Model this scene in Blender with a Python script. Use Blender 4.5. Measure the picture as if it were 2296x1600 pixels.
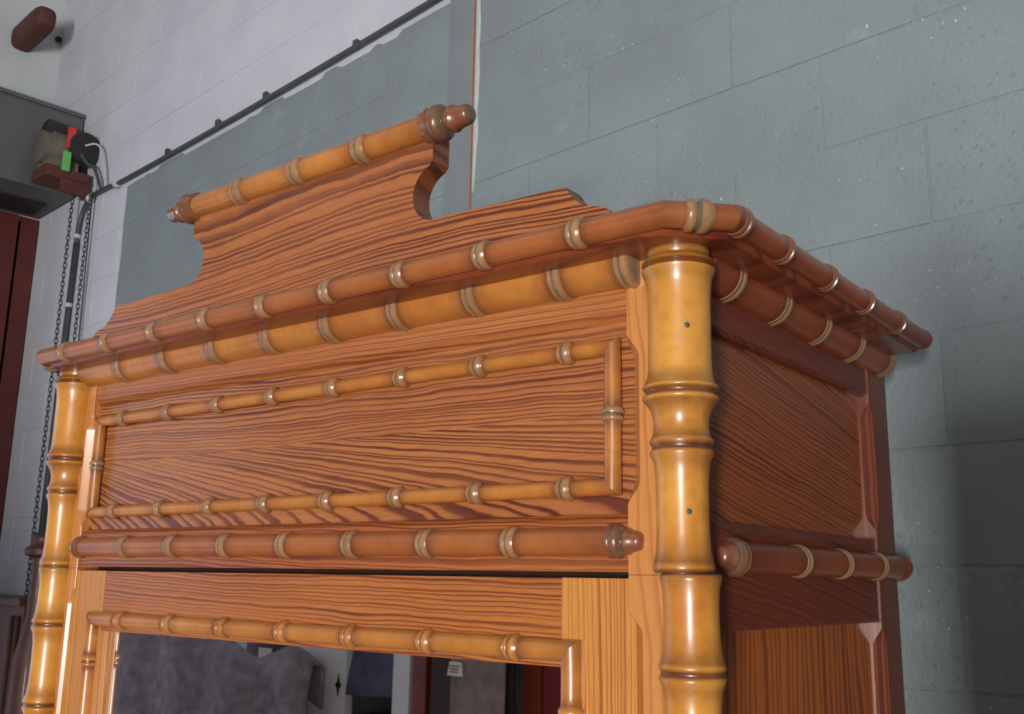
import bpy, bmesh, math, random
from mathutils import Vector, Matrix

random.seed(7)
for o in list(bpy.data.objects):
    bpy.data.objects.remove(o)
scene = bpy.context.scene
COL = scene.collection

# ------------------------------------------------------------------ units
# the wardrobe is measured in "w" (distance between its two front posts); 1 w = 1.05 m
S = 1.05
Z0 = 1.845                      # height of w-origin above the floor
FLOOR = -Z0 / S                 # floor in w units


def V(x, y, z):
    return Vector((S * x, S * y, S * z + Z0))


# ------------------------------------------------------------------ camera
F_PX = 2276.634
YAW, PITCH, ROLL = math.radians(38.0841), math.radians(12.4052), math.radians(1.0125)
cam_data = bpy.data.cameras.new('camera')
cam_data.sensor_width = 36.0
cam_data.lens = 36.0 * F_PX / 2296.0
cam_data.clip_start = 0.02
cam = bpy.data.objects.new('camera', cam_data)
COL.objects.link(cam)
fw = Vector((-math.sin(YAW) * math.cos(PITCH), math.cos(YAW) * math.cos(PITCH), math.sin(PITCH)))
rt = Vector((math.cos(YAW), math.sin(YAW), 0))
up = rt.cross(fw)
rt2 = math.cos(ROLL) * rt + math.sin(ROLL) * up
up2 = -math.sin(ROLL) * rt + math.cos(ROLL) * up
CAMW = Vector((1.41321, -0.76207, -0.15133))
CAM = V(*CAMW)
cam.matrix_world = Matrix(((rt2.x, up2.x, -fw.x, CAM.x), (rt2.y, up2.y, -fw.y, CAM.y),
                           (rt2.z, up2.z, -fw.z, CAM.z), (0, 0, 0, 1)))
scene.camera = cam

# ------------------------------------------------------------------ world, lights, exposure
world = bpy.data.worlds.new('world')
scene.world = world
world.use_nodes = True
bg = world.node_tree.nodes['Background']
bg.inputs[0].default_value = (0.80, 0.86, 1.0, 1)
bg.inputs[1].default_value = 0.20


def area(name, loc, target, sx, sy, power, color):
    d = bpy.data.lights.new(name, 'AREA')
    d.shape = 'RECTANGLE'
    d.size, d.size_y = sx, sy
    d.energy = power
    d.color = color
    o = bpy.data.objects.new(name, d)
    COL.objects.link(o)
    o.location = loc
    o.rotation_euler = (Vector(target) - Vector(loc)).to_track_quat('-Z', 'Y').to_euler()
    return o


# daylight of the entrance in the front wall, behind and a little left of the photographer
area('entrance_daylight', (3.00, -5.05, 1.15), (0.8, 0.0, 1.5), 0.46, 1.5, 410, (1.0, 0.98, 0.94))
# cool daylight of the shutter opening in the left wall
area('shutter_opening_daylight', (-2.36, -0.95, 1.50), (1.2, -1.3, 1.5), 2.4, 2.7, 20, (0.84, 0.80, 1.0))
# unseen roof light, added to brighten the upper walls from above
area('roof_fill', (-0.6, -2.6, 4.9), (-0.6, -2.3, 0.0), 4.5, 2.4, 11, (0.90, 0.93, 1.0))

scene.view_settings.view_transform = 'Standard'
scene.view_settings.look = 'None'
scene.view_settings.exposure = -0.36
scene.view_settings.gamma = 1.0
scene.view_settings.use_curve_mapping = False


# ------------------------------------------------------------------ node helpers
def lin(c):
    return tuple(((v / 255) / 12.92 if v / 255 <= 0.04045 else ((v / 255 + 0.055) / 1.055) ** 2.4) for v in c) + (1.0,)


class NB:
    """small wrapper to write node graphs as expressions"""

    def __init__(self, name):
        self.m = bpy.data.materials.new(name)
        self.m.use_nodes = True
        self.t = self.m.node_tree
        self.n = self.t.nodes
        self.b = self.n['Principled BSDF']

    def _set(self, sock, v):
        if hasattr(v, 'links'):
            self.t.links.new(v, sock)
        else:
            sock.default_value = v

    def math(self, op, a, b=0.0, c=0.0, clamp=False):
        nd = self.n.new('ShaderNodeMath')
        nd.operation = op
        nd.use_clamp = clamp
        self._set(nd.inputs[0], a)
        self._set(nd.inputs[1], b)
        self._set(nd.inputs[2], c)
        return nd.outputs[0]

    def add(self, a, b): return self.math('ADD', a, b)
    def sub(self, a, b): return self.math('SUBTRACT', a, b)
    def mul(self, a, b): return self.math('MULTIPLY', a, b)

    def pos(self):
        """position in w units as x, y, z sockets"""
        if not hasattr(self, '_p'):
            g = self.n.new('ShaderNodeNewGeometry')
            s = self.n.new('ShaderNodeSeparateXYZ')
            self.t.links.new(g.outputs['Position'], s.inputs[0])
            self._p = (self.mul(s.outputs[0], 1 / S), self.mul(s.outputs[1], 1 / S),
                       self.mul(self.sub(s.outputs[2], Z0), 1 / S))
        return self._p

    def vec(self, x, y, z):
        nd = self.n.new('ShaderNodeCombineXYZ')
        for i, v in enumerate((x, y, z)):
            self._set(nd.inputs[i], v)
        return nd.outputs[0]

    def noise(self, vec, scale=1.0, detail=3.0, rough=0.5):
        nd = self.n.new('ShaderNodeTexNoise')
        self._set(nd.inputs['Vector'], vec)
        nd.inputs['Scale'].default_value = scale
        nd.inputs['Detail'].default_value = detail
        nd.inputs['Roughness'].default_value = rough
        return nd.outputs['Fac']

    def voronoi(self, vec, scale=1.0, feature='F1'):
        nd = self.n.new('ShaderNodeTexVoronoi')
        nd.feature = feature
        self._set(nd.inputs['Vector'], vec)
        nd.inputs['Scale'].default_value = scale
        return nd.outputs['Distance']

    def ramp(self, fac, stops, interp='LINEAR'):
        nd = self.n.new('ShaderNodeValToRGB')
        nd.color_ramp.interpolation = interp
        el = nd.color_ramp.elements
        while len(el) < len(stops):
            el.new(0.5)
        for e, (p, c) in zip(el, stops):
            e.position = p
            e.color = c if isinstance(c, tuple) else (c, c, c, 1)
        self._set(nd.inputs[0], fac)
        return nd.outputs[0]

    def mix(self, fac, a, b, blend='MIX'):
        nd = self.n.new('ShaderNodeMix')
        nd.data_type = 'RGBA'
        nd.blend_type = blend
        self._set(nd.inputs[0], fac)
        self._set(nd.inputs[6], a)
        self._set(nd.inputs[7], b)
        return nd.outputs[2]

    def attr(self, name):
        nd = self.n.new('ShaderNodeAttribute')
        nd.attribute_name = name
        return nd.outputs['Fac']

    def bump(self, h, strength, dist):
        nd = self.n.new('ShaderNodeBump')
        nd.inputs['Strength'].default_value = strength
        nd.inputs['Distance'].default_value = dist
        self._set(nd.inputs['Height'], h)
        self.t.links.new(nd.outputs[0], self.b.inputs['Normal'])

    def done(self, color, rough=0.4, coat=0.0, coat_rough=0.1, spec=0.5, metal=0.0):
        self._set(self.b.inputs['Base Color'], color)
        self._set(self.b.inputs['Roughness'], rough)
        self.b.inputs['Coat Weight'].default_value = coat
        self.b.inputs['Coat Roughness'].default_value = coat_rough
        self.b.inputs['Specular IOR Level'].default_value = spec
        self.b.inputs['Metallic'].default_value = metal
        return self.m


# ------------------------------------------------------------------ materials
def wood(name, light, mid, dark, kind, freq, wob=0.6, seed=0.0, coat=0.45, sharp=0.72, coat_rough=0.16):
    """polished pitch pine: saw-tooth growth rings, pale early wood running into a dark late-wood line"""
    b = NB(name)
    x, y, z = b.pos()
    if kind == 'v':
        al, ac = z, b.add(x, y)
    else:
        al, ac = b.add(x, y), b.add(z, b.mul(y, 0.15))
    sv = seed * 3.17
    base = b.vec(b.add(b.mul(al, 2.2), sv), b.mul(ac, 9.0), sv)
    wob1 = b.sub(b.noise(base, 1.0, 3.0, 0.55), 0.5)
    wob2 = b.sub(b.noise(b.vec(b.add(b.mul(al, 11.0), sv), b.mul(ac, 30.0), sv), 1.0, 2.0), 0.5)
    fine = b.sub(b.noise(b.vec(b.add(b.mul(al, 60.0), sv), b.mul(ac, 260.0), sv), 1.0, 2.0), 0.5)
    if kind in ('h', 'v'):
        t = b.mul(ac, freq)
        t = b.add(t, b.mul(al, freq * 0.02))
        t = b.add(t, b.mul(wob1, wob * 9.0))
    elif kind == 'low':        # sweeping grain: level at the top edge, plunging towards the bottom edge
        v_ = b.math('MAXIMUM', b.mul(b.add(z, 0.098), 10.3), 0.0)
        t = b.mul(b.sub(x, b.mul(b.mul(x, x), 0.36)), 44.0)
        t = b.add(t, b.add(b.mul(v_, 4.2), b.mul(b.mul(v_, v_), freq)))
        t = b.add(t, b.mul(wob1, wob * 6.0))
    elif kind == 'ped':        # bold at the top, tightening downwards
        q = b.math('MAXIMUM', b.sub(0.36, b.add(z, b.mul(b.math('SINE', b.mul(x, 7.0)), 0.010))), 0.0)
        t = b.add(b.mul(b.math('POWER', q, 2.1), freq), b.mul(wob1, wob * 5.0))
    t = b.add(t, b.mul(wob2, 0.4 if kind == 'v' else 1.15))
    t = b.add(t, b.mul(fine, 0.16))
    # growth rings of unequal width
    t = b.add(t, b.mul(b.sub(b.noise(b.vec(b.mul(t, 0.42), sv, 0.0), 1.0, 2.0, 0.6), 0.5), 3.2))
    fr = b.math('FRACT', b.add(t, 50.0))
    thick = b.noise(b.vec(b.mul(al, 3.0), b.mul(ac, 22.0), sv + 5), 1.0, 2.0)
    g = b.ramp(fr, [(0.0, 0.55), (0.07, 0.05), (0.40, 0.06), (sharp - 0.12, 0.30), (sharp, 0.85), (0.90, 1.0), (0.96, 0.95), (1.0, 0.55)])
    g = b.mul(g, b.ramp(thick, [(0.25, 0.5), (0.6, 1.0)]))
    tone = b.noise(b.vec(b.mul(al, 1.5), b.mul(ac, 6.0), sv + 9), 1.0, 3.0)
    c0 = b.mix(b.ramp(tone, [(0.3, 0.0), (0.7, 1.0)]), light, mid)
    col = b.mix(g, c0, dark)
    fib = b.noise(b.vec(b.mul(al, 30.0), b.mul(ac, 500.0), sv), 1.0, 2.0)
    col = b.mix(b.ramp(fib, [(0.35, 0.22), (0.6, 0.0)]), col, dark)
    return b.done(col, 0.42, coat, coat_rough)


PL, PM, PD = lin((182, 118, 64)), lin((165, 97, 50)), lin((84, 31, 20))
M = {}
M['frieze'] = wood('pine_frieze', PL, PM, lin((126, 62, 34)), 'h', 250, 0.22, 1)
M['panel_up'] = wood('pine_panel_upper', PL, PM, PD, 'h', 190, 0.75, 2, sharp=0.78)
M['panel_low'] = wood('pine_panel_lower', PL, PM, PD, 'low', 9.0, 0.32, 3, sharp=0.66)
M['pediment'] = wood('pine_pediment', lin((186, 114, 62)), PM, PD, 'ped', 600, 0.26, 4, sharp=0.62)
M['rail'] = wood('pine_rail', lin((180, 106, 50)), lin((158, 86, 42)), lin((96, 40, 22)), 'h', 190, 0.5, 5)
M['door_rail'] = wood('pine_door_rail', lin((186, 116, 54)), lin((168, 95, 43)), lin((100, 46, 23)), 'h', 220, 0.6, 6, sharp=0.80)
M['door_stile'] = wood('pine_door_stile', lin((212, 150, 78)), lin((198, 130, 60)), lin((134, 72, 32)), 'v', 185, 0.20, 7, sharp=0.86)
M['stile'] = wood('pine_stile', lin((200, 136, 74)), lin((186, 120, 60)), lin((168, 100, 50)), 'v', 60, 0.5, 8, coat_rough=0.22)
M['side_panel'] = wood('pine_side_panel', lin((160, 86, 42)), lin((144, 72, 35)), lin((84, 32, 18)), 'h', 190, 0.6, 9, sharp=0.8)  # side panel, rail and stile darker than front pine; partly shade in the colour
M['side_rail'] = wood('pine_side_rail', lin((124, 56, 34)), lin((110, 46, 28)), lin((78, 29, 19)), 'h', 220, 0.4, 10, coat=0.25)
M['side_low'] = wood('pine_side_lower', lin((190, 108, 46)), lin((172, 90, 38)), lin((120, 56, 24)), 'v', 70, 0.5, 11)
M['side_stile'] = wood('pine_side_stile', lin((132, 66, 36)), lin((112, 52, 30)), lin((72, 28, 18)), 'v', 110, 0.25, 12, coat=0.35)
M['end_grain'] = wood('pine_end_grain', lin((132, 76, 46)), lin((116, 62, 40)), lin((84, 40, 28)), 'h', 60, 0.6, 14, coat=0.25)
M['cornice_board'] = wood('pine_cornice_board', lin((150, 72, 40)), lin((132, 58, 34)), lin((92, 34, 20)), 'h', 120, 0.4, 13)


def bamboo(name, light, mid, dark, coat=0.6, cr=0.16):
    b = NB(name)
    x, y, z = b.pos()
    p = b.vec(x, y, z)
    n1 = b.noise(p, 14.0, 3.0)
    n2 = b.noise(p, 90.0, 2.0)
    c = b.mix(b.ramp(n1, [(0.3, 0.0), (0.7, 1.0)]), light, mid)
    c = b.mix(b.ramp(n2, [(0.5, 0.0), (0.8, 0.25)]), c, dark)
    c = b.mix(b.math('MULTIPLY', b.attr('stain'), b.add(0.6, b.mul(n1, 0.6)), clamp=True), c, dark)
    spot = b.voronoi(p, 38.0)
    c = b.mix(b.ramp(spot, [(0.025, 0.5), (0.05, 0.0)]), c, lin((70, 40, 18)))
    return b.done(c, 0.36, coat, cr)


M['amber'] = bamboo('turned_amber', lin((208, 148, 60)), lin((184, 112, 38)), lin((88, 42, 20)))
M['orange'] = bamboo('turned_orange', lin((188, 124, 56)), lin((170, 101, 43)), lin((94, 48, 26)))
M['brown'] = bamboo('turned_brown', lin((166, 98, 50)), lin((148, 82, 42)), lin((88, 44, 28)))
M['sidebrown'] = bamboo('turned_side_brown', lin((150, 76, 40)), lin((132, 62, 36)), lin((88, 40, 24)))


def ring_mat(name, a, groove):
    b = NB(name)
    x, y, z = b.pos()
    n = b.noise(b.vec(x, y, z), 60.0, 2.0)
    c = b.mix(b.ramp(n, [(0.35, 0.0), (0.7, 1.0)]), a, tuple(v * 0.75 for v in a[:3]) + (1,))
    c = b.mix(b.attr('stain'), c, groove)
    return b.done(c, 0.26, 1.0, 0.10)


M['ring'] = ring_mat('node_ring_polished', lin((164, 118, 78)), lin((100, 90, 72)))
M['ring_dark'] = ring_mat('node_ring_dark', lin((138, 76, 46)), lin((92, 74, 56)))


def plain(name, c, rough=0.5, coat=0.0, spec=0.5, metal=0.0, var=0.15, scale=20.0):
    b = NB(name)
    x, y, z = b.pos()
    n = b.noise(b.vec(x, y, z), scale, 3.0)
    d = tuple(v * (1 - 2 * var) for v in c[:3]) + (1,)
    return b.done(b.mix(b.ramp(n, [(0.3, 0.0), (0.7, 1.0)]), c, d), rough, coat, 0.1, spec, metal)


M['void'] = plain('dark_interior', lin((60, 26, 14)), 0.8)
b = NB('mirror_silver')
M['mirror'] = b.done((0.86, 0.87, 0.86, 1), 0.015, metal=1.0)

# wall frame --------------------------------------------------------
AW = -0.11286737
P0 = Vector((1.06, 0.62, 0))
DR = Vector((math.cos(AW), math.sin(AW), 0))
NN = Vector((math.sin(AW), -math.cos(AW), 0))     # towards the room
H = 0.15246911
ZL = 0.79099
UJ = -0.31177


def WP(u, n, z):
    p = P0 + u * DR + n * NN
    return V(p.x, p.y, z)


UL = -3.32          # left wall plane
PB = ZL + 2 * H     # height where grey paint stops


def block_mat(name, mortar=False):
    b = NB(name)
    x, y, z = b.pos()
    px, py = b.sub(x, P0.x), b.sub(y, P0.y)
    u = b.add(b.mul(px, DR.x), b.mul(py, DR.y))
    p = b.vec(x, y, z)
    # grey paint below the conduit and right of the vertical paint edge, brushed edge
    e = b.mul(b.sub(b.noise(b.vec(b.mul(u, 9.0), 0.0, b.mul(z, 9.0)), 1.0, 4.0), 0.5), 0.030)
    sl = b.ramp(b.noise(b.vec(b.mul(u, 5.0), 3.0, 0.0), 1.0, 1.0), [(0.47, 0.0), (0.50, 0.011)])
    mz = b.math('LESS_THAN', b.add(z, b.add(sl, b.mul(e, 0.25))), PB - 0.006)
    mu = b.math('GREATER_THAN', b.add(u, b.mul(e, 0.6)), -2.575)
    mr = b.math('GREATER_THAN', u, -1.00)
    mask = b.math('MULTIPLY', mu, b.math('MAXIMUM', mz, mr), clamp=True)
    n1 = b.noise(p, 5.0, 4.0)
    grey = b.mix(b.ramp(n1, [(0.3, 0.0), (0.7, 1.0)]), lin((136, 147, 150)), lin((126, 134, 138)))
    white = b.mix(b.ramp(n1, [(0.3, 0.0), (0.7, 1.0)]), lin((206, 208, 218)), lin((194, 196, 207)))
    # dust blooms and little chips in the grey paint
    bl = b.noise(p, 9.0, 5.0, 0.7)
    grey = b.mix(b.ramp(bl, [(0.62, 0.0), (0.80, 0.35)]), grey, lin((190, 196, 196)))
    chip = b.voronoi(b.vec(b.add(x, b.mul(n1, 0.08)), y, b.add(z, b.mul(bl, 0.05))), 46.0)
    chm = b.mul(b.ramp(chip, [(0.05, 1.0), (0.09, 0.0)]), b.ramp(b.noise(p, 3.3, 2.0), [(0.54, 0.0), (0.60, 0.75)]))
    grey = b.mix(chm, grey, lin((214, 218, 216)))
    pit = b.voronoi(b.vec(b.add(x, b.mul(bl, 0.06)), y, b.add(z, b.mul(n1, 0.06))), 62.0)
    pitm = b.mul(b.ramp(pit, [(0.14, 1.0), (0.26, 0.0)]), b.ramp(b.noise(p, 6.0, 2.0), [(0.40, 0.0), (0.60, 0.55)]))
    grey = b.mix(b.mul(pitm, 0.35), grey, lin((84, 90, 94)))
    col = b.mix(mask, white, grey)
    if mortar:
        col = b.mix(0.06, col, lin((104, 110, 114)))
    hgt = b.add(b.noise(p, 130.0, 3.0, 0.7), b.mul(pitm, -0.8))
    b.bump(hgt, 0.45, 0.005)
    return b.done(col, 0.62, 0.0, spec=0.35)


M['block'] = block_mat('painted_block')
M['mortar'] = block_mat('painted_mortar', True)
M['white_wall'] = plain('white_wall_paint', lin((196, 200, 202)), 0.7, var=0.06, scale=6)
M['grey_render'] = plain('grey_render', lin((128, 136, 140)), 0.6, var=0.05, scale=8)
M['ceiling'] = plain('ceiling_sheet', lin((150, 152, 154)), 0.8, var=0.05, scale=2)
M['caulk'] = plain('pale_caulk', lin((186, 192, 192)), 0.6, var=0.06, scale=60)
M['joint'] = plain('warm_lit_edge', lin((168, 132, 116)), 0.7, var=0.1, scale=60)  # orange light on the joint's edge, put into its colour
M['crack'] = plain('dark_crack', lin((40, 36, 32)), 0.9)
M['hood'] = plain('grey_sheet_steel', lin((92, 93, 94)), 0.55, var=0.08, scale=5)
M['red_steel'] = plain('dark_red_steel', lin((92, 36, 31)), 0.5, var=0.12, scale=8)
M['rust'] = plain('rusty_brown_steel', lin((92, 46, 40)), 0.7, var=0.15, scale=18)
M['motor'] = plain('dusty_motor_casting', lin((112, 104, 94)), 0.7, var=0.2, scale=20)
M['black'] = plain('black_plastic', lin((38, 36, 38)), 0.5)
M['cable'] = plain('dark_conduit', lin((74, 78, 78)), 0.5)
M['redp'] = plain('red_plastic', lin((206, 56, 64)), 0.5, var=0.05)
M['greenp'] = plain('green_plastic', lin((104, 176, 96)), 0.5, var=0.05)
M['clip'] = plain('pale_clip', lin((206, 208, 206)), 0.5)
M['chain'] = plain('dull_chain_steel', lin((92, 94, 92)), 0.45, metal=0.6)
M['darkwood'] = plain('dark_carved_oak', lin((74, 38, 28)), 0.55, 0.08, var=0.2, scale=14)
M['mahogany'] = plain('red_mahogany', lin((136, 56, 32)), 0.35, 0.4, var=0.2, scale=7)
M['maroon'] = plain('maroon_panel', lin((136, 46, 52)), 0.45, 0.2, var=0.08, scale=5)
M['deepbrown'] = plain('deep_brown_wood', lin((58, 28, 20)), 0.4, 0.3, var=0.15, scale=9)
M['cream'] = plain('white_painted_wood', lin((228, 228, 232)), 0.5, var=0.03, scale=6)
M['blanket'] = plain('grey_wool_blanket', lin((158, 146, 152)), 0.95, spec=0.1, var=0.22, scale=26)
M['blue_blanket'] = plain('slate_blue_blanket', lin((104, 104, 128)), 0.95, spec=0.1, var=0.18, scale=20)
M['taupe_blanket'] = plain('taupe_blanket', lin((156, 142, 140)), 0.95, spec=0.1, var=0.2, scale=22)
M['paper'] = plain('paper_label', lin((226, 226, 214)), 0.8, var=0.03)
M['ink'] = plain('grey_ink', lin((120, 120, 116)), 0.8, var=0.03)
M['concrete'] = plain('concrete_floor', lin((150, 142, 130)), 0.8, var=0.1, scale=3)


# ------------------------------------------------------------------ object helpers
WLOC = {}


def empty(name, loc):
    o = bpy.data.objects.new(name, None)
    COL.objects.link(o)
    o.location = loc
    o.empty_display_size = 0.1
    WLOC[o.name] = Vector(loc)
    return o


def mk(name, verts, faces, mat, parent=None, smooth=False, stain=None, bevel=0.0, auto=None):
    """one mesh object, origin at the middle of its points"""
    lo = Vector((min(v[i] for v in verts) for i in range(3)))
    hi = Vector((max(v[i] for v in verts) for i in range(3)))
    c = (lo + hi) / 2
    me = bpy.data.meshes.new(name)
    me.from_pydata([tuple(Vector(v) - c) for v in verts], [], faces)
    if stain is not None:
        a = me.attributes.new('stain', 'FLOAT', 'POINT')
        a.data.foreach_set('value', stain)
    bm = bmesh.new()
    bm.from_mesh(me)
    if bevel > 0:
        bmesh.ops.bevel(bm, geom=[e for e in bm.edges], offset=bevel, segments=2, affect='EDGES', profile=0.7)
    bmesh.ops.recalc_face_normals(bm, faces=bm.faces)
    bm.to_mesh(me)
    bm.free()
    me.materials.append(mat)
    if smooth:
        for p in me.polygons:
            p.use_smooth = True
        if auto is not None:
            me.set_sharp_from_angle(angle=math.radians(auto))
    o = bpy.data.objects.new(name, me)
    COL.objects.link(o)
    if parent is not None:
        o.parent = parent
        o.location = c - WLOC[parent.name]
    else:
        o.location = c
    WLOC[o.name] = c
    return o


def tag(o, label=None, cat=None, group=None, kind=None):
    for k, v in (('label', label), ('category', cat), ('group', group), ('kind', kind)):
        if v:
            o[k] = v
    return o


BOXF = [(0, 1, 3, 2), (4, 6, 7, 5), (0, 4, 5, 1), (2, 3, 7, 6), (0, 2, 6, 4), (1, 5, 7, 3)]


def box(name, x0, x1, y0, y1, z0, z1, mat, parent=None, bevel=0.0015, f=V):
    vs = [f(x, y, z) for x in (x0, x1) for y in (y0, y1) for z in (z0, z1)]
    return mk(name, vs, BOXF, mat, parent, bevel=bevel)


def loft(name, sections, mat, parent=None, smooth=False, auto=None):
    n = len(sections[0])
    vs = [p for s in sections for p in s]
    fs = []
    for i in range(len(sections) - 1):
        for j in range(n):
            k = (j + 1) % n
            fs.append((i * n + j, i * n + k, (i + 1) * n + k, (i + 1) * n + j))
    fs.append(tuple(range(n)))
    fs.append(tuple((len(sections) - 1) * n + j for j in range(n)))
    return mk(name, vs, fs, mat, parent, smooth=smooth, auto=auto)


def lathe_data(prof, base, ax, e1, seg=28, a0=0.0, a1=2 * math.pi, m0=None, m1=None, conv=V):
    """prof: (t, r, stain) along axis ax from point base (w units)
    m0/m1: vector giving mitre shear for the first/last row"""
    ax, e1 = Vector(ax).normalized(), Vector(e1).normalized()
    e2 = ax.cross(e1)
    full = abs(a1 - a0 - 2 * math.pi) < 1e-6
    cols = seg if full else seg + 1
    vs, st, fs = [], [], []
    tm = (prof[0][0] + prof[-1][0]) / 2
    for (t, r, s) in prof:
        for j in range(cols):
            a = a0 + (a1 - a0) * j / seg
            off = r * (math.cos(a) * e1 + math.sin(a) * e2)
            tt = t
            if m0 is not None and t < tm:
                lim = prof[0][0] + off.dot(m0)
                tt = max(t, lim) if t > prof[0][0] else lim
            if m1 is not None and t >= tm:
                lim = prof[-1][0] + off.dot(m1)
                tt = min(t, lim) if t < prof[-1][0] else lim
            p = Vector(base) + ax * tt + off
            vs.append(conv(p.x, p.y, p.z))
            st.append(s)
        if not full:
            p = Vector(base) + ax * t
            vs.append(conv(p.x, p.y, p.z))
            st.append(s)
    w = cols if full else cols + 1
    for i in range(len(prof) - 1):
        for j in range(w):
            k = (j + 1) % w
            fs.append((i * w + j, i * w + k, (i + 1) * w + k, (i + 1) * w + j))
    fs.append(tuple(range(w)))
    fs.append(tuple((len(prof) - 1) * w + j for j in range(w)))
    return vs, fs, st


def lathe(name, prof, base, ax, e1, mat, parent=None, auto=50, **kw):
    vs, fs, st = lathe_data(prof, base, ax, e1, **kw)
    return mk(name, vs, fs, mat, parent, smooth=True, stain=st, auto=auto)


def ring_prof(t, r, w=1.0, big=1.0):
    """double bead of a bamboo knuckle"""
    q = 0.0088 * w
    b1, b2 = r * (1 + 0.19 * big), r * (1 + 0.26 * big)
    return [(t - q, r * 0.98, 0.6), (t - q * 0.80, b1 * 0.97, 0.2), (t - q * 0.60, b1, 0.0), (t - q * 0.36, b1 * 0.97, 0.3),
            (t - q * 0.26, r * 1.06, 1.0), (t - q * 0.08, r * 1.06, 1.0), (t, b2 * 0.96, 0.4), (t + q * 0.22, b2, 0.0),
            (t + q * 0.48, b2 * 0.97, 0.0), (t + q * 0.72, r * 1.10, 0.3), (t + q, r * 0.98, 0.7)]


def rod_prof(t0, t1, r, nodes, flare=0.05):
    """rod between t0 and t1, darkened and slightly flared around its knuckles"""
    ts = {t0: 0.0, t1: 0.0}
    pts = [(t0, r, 0.5), (t1, r, 0.5)]
    for n in nodes:
        for d, s, k in ((0.030, 0.0, 1.0), (0.016, 0.25, 1.0), (0.009, 0.75, 1 + flare), (0.0, 1.0, 1 + flare)):
            for sg in (-1, 1):
                t = n + sg * d
                if t0 + 0.002 < t < t1 - 0.002:
                    pts.append((t, r * k, s))
    pts.sort()
    out = [pts[0]]
    for p in pts[1:]:
        if p[0] - out[-1][0] > 1e-5:
            out.append(p)
    return out


def rod(name, base, ax, e1, t0, t1, r, nodes, mat, ringmat, parent, rings=True, rw=1.0, seg=26, big=1.0, **kw):
    if rings:
        o = lathe(name, rod_prof(t0, t1, r, nodes), base, ax, e1, mat, parent, seg=seg, **kw)
        kw2 = {k: v for k, v in kw.items() if k in ('a0', 'a1')}
        for n in nodes:
            lathe('node_ring', ring_prof(n, r, rw, big), base, ax, e1, ringmat, o, seg=seg, **kw2)
        return o
    # knuckles kept inside the one mesh
    prof = [p for p in rod_prof(t0, t1, r, nodes) if all(abs(p[0] - n) > 0.0089 * rw for n in nodes)]
    for n in nodes:
        prof += ring_prof(n, r, rw, big)
    prof.sort(key=lambda p: p[0])
    return lathe(name, prof, base, ax, e1, mat, parent, seg=seg, **kw)


# ================================================================== SETTING
# floor
tag(box('floor', -4.4, 5.0, -6.0, 1.6, FLOOR - 0.05, FLOOR, M['concrete'], bevel=0), kind='structure')

# back wall of painted blocks: mortar core + single blocks
core_v = [WP(u, n, z) for u in (-3.6, 2.2) for n in (-0.20, -0.0014) for z in (FLOOR, 3.0)]
wall_back = mk('wall_back', core_v, BOXF, M['mortar'])
tag(wall_back, 'painted concrete block wall, grey below and white above', kind='structure')


def to_px(p):
    d = p - CAM
    zc = d.dot(fw)
    if zc <= 0.01:
        return None
    return 1148 + F_PX * d.dot(rt2) / zc, 800 - F_PX * d.dot(up2) / zc


bl_me = None
g = 0.0034
bw, bh = 2 * H - g, H - g
for k in range(-12, 11):
    zc = ZL + (k + 0.5) * H
    if zc < -0.75:
        continue
    off = 0.0 if k % 2 else 0.5           # courses alternate by half a block
    for i in range(-12, 5):
        uc = UJ + (i + 0.5 + off) * 2 * H
        u0, u1 = max(uc - bw / 2, UL + 0.002), uc + bw / 2
        if u1 - u0 < 0.03:
            continue
        vis = False
        for uu in (u0, u1):
            for zz in (zc - H / 2, zc + H / 2):
                q = to_px(WP(uu, 0, zz))
                if q and -250 < q[0] < 2550 and -200 < q[1] < 1750:
                    vis = True
        if not vis:
            continue
        # stop blocks at the rendered pier
        for (c0, c1) in ((u0, u1),):
            if c0 < -1.0 < c1 or c0 < -0.93 < c1 or (c0 >= -1.0 and c1 <= -0.93):
                segs = [s for s in ((c0, min(c1, -1.012)), (max(c0, -0.916), c1)) if s[1] - s[0] > 0.02]
            else:
                segs = [(c0, c1)]
        for (a, c) in segs:
            j = random.uniform(-0.0008, 0.0008)
            whole = abs((c - a) - bw) < 1e-4
            if whole and bl_me is not None:
                o = bpy.data.objects.new('block', bl_me)
                COL.objects.link(o)
                o.parent = wall_back
                o.location = WP((a + c) / 2, j - 0.01, zc) - WLOC['wall_back']
            else:
                vs = [WP(uu, n, zz) for uu in (a, c) for n in (j - 0.02, j) for zz in (zc - bh / 2, zc + bh / 2)]
                o = mk('block', vs, BOXF, M['block'], wall_back, bevel=0.0018)
                if whole:
                    bl_me = o.data

# rendered pier with its open movement joint
tag(mk('trim_1', [WP(u, n, z) for u in (-1.012, -0.936) for n in (-0.03, 0.004) for z in (FLOOR, 2.45)], BOXF, M['grey_render'], bevel=0.002),
    'smooth grey rendered pier strip in the block wall', kind='structure')
tag(mk('trim_2', [WP(u, n, z) for u in (-0.936, -0.9318) for n in (-0.03, 0.006) for z in (FLOOR, 2.45)], BOXF, M['joint'], bevel=0.001),
    'thin edge strip of the wall joint with its warm light painted reddish', kind='structure')
tag(mk('trim_3', [WP(u, n, z) for u in (-0.9318, -0.9265) for n in (-0.03, -0.002) for z in (FLOOR, 2.45)], BOXF, M['crack']),
    'dark open crack in the wall joint', kind='structure')
secs = []
for i in range(61):
    z = 0.62 + i * 0.03
    w = 0.010 + 0.002 * math.sin(i * 1.7) + random.uniform(-0.002, 0.002)
    if z < 0.72:
        w *= max(0.25, (z - 0.60) / 0.12)
    secs.append([WP(-0.9268, -0.02, z), WP(-0.9268, 0.004, z), WP(-0.9268 + w * 0.6, 0.005, z), WP(-0.9268 + w, 0.0015, z), WP(-0.9268 + w, -0.02, z)])
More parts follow.
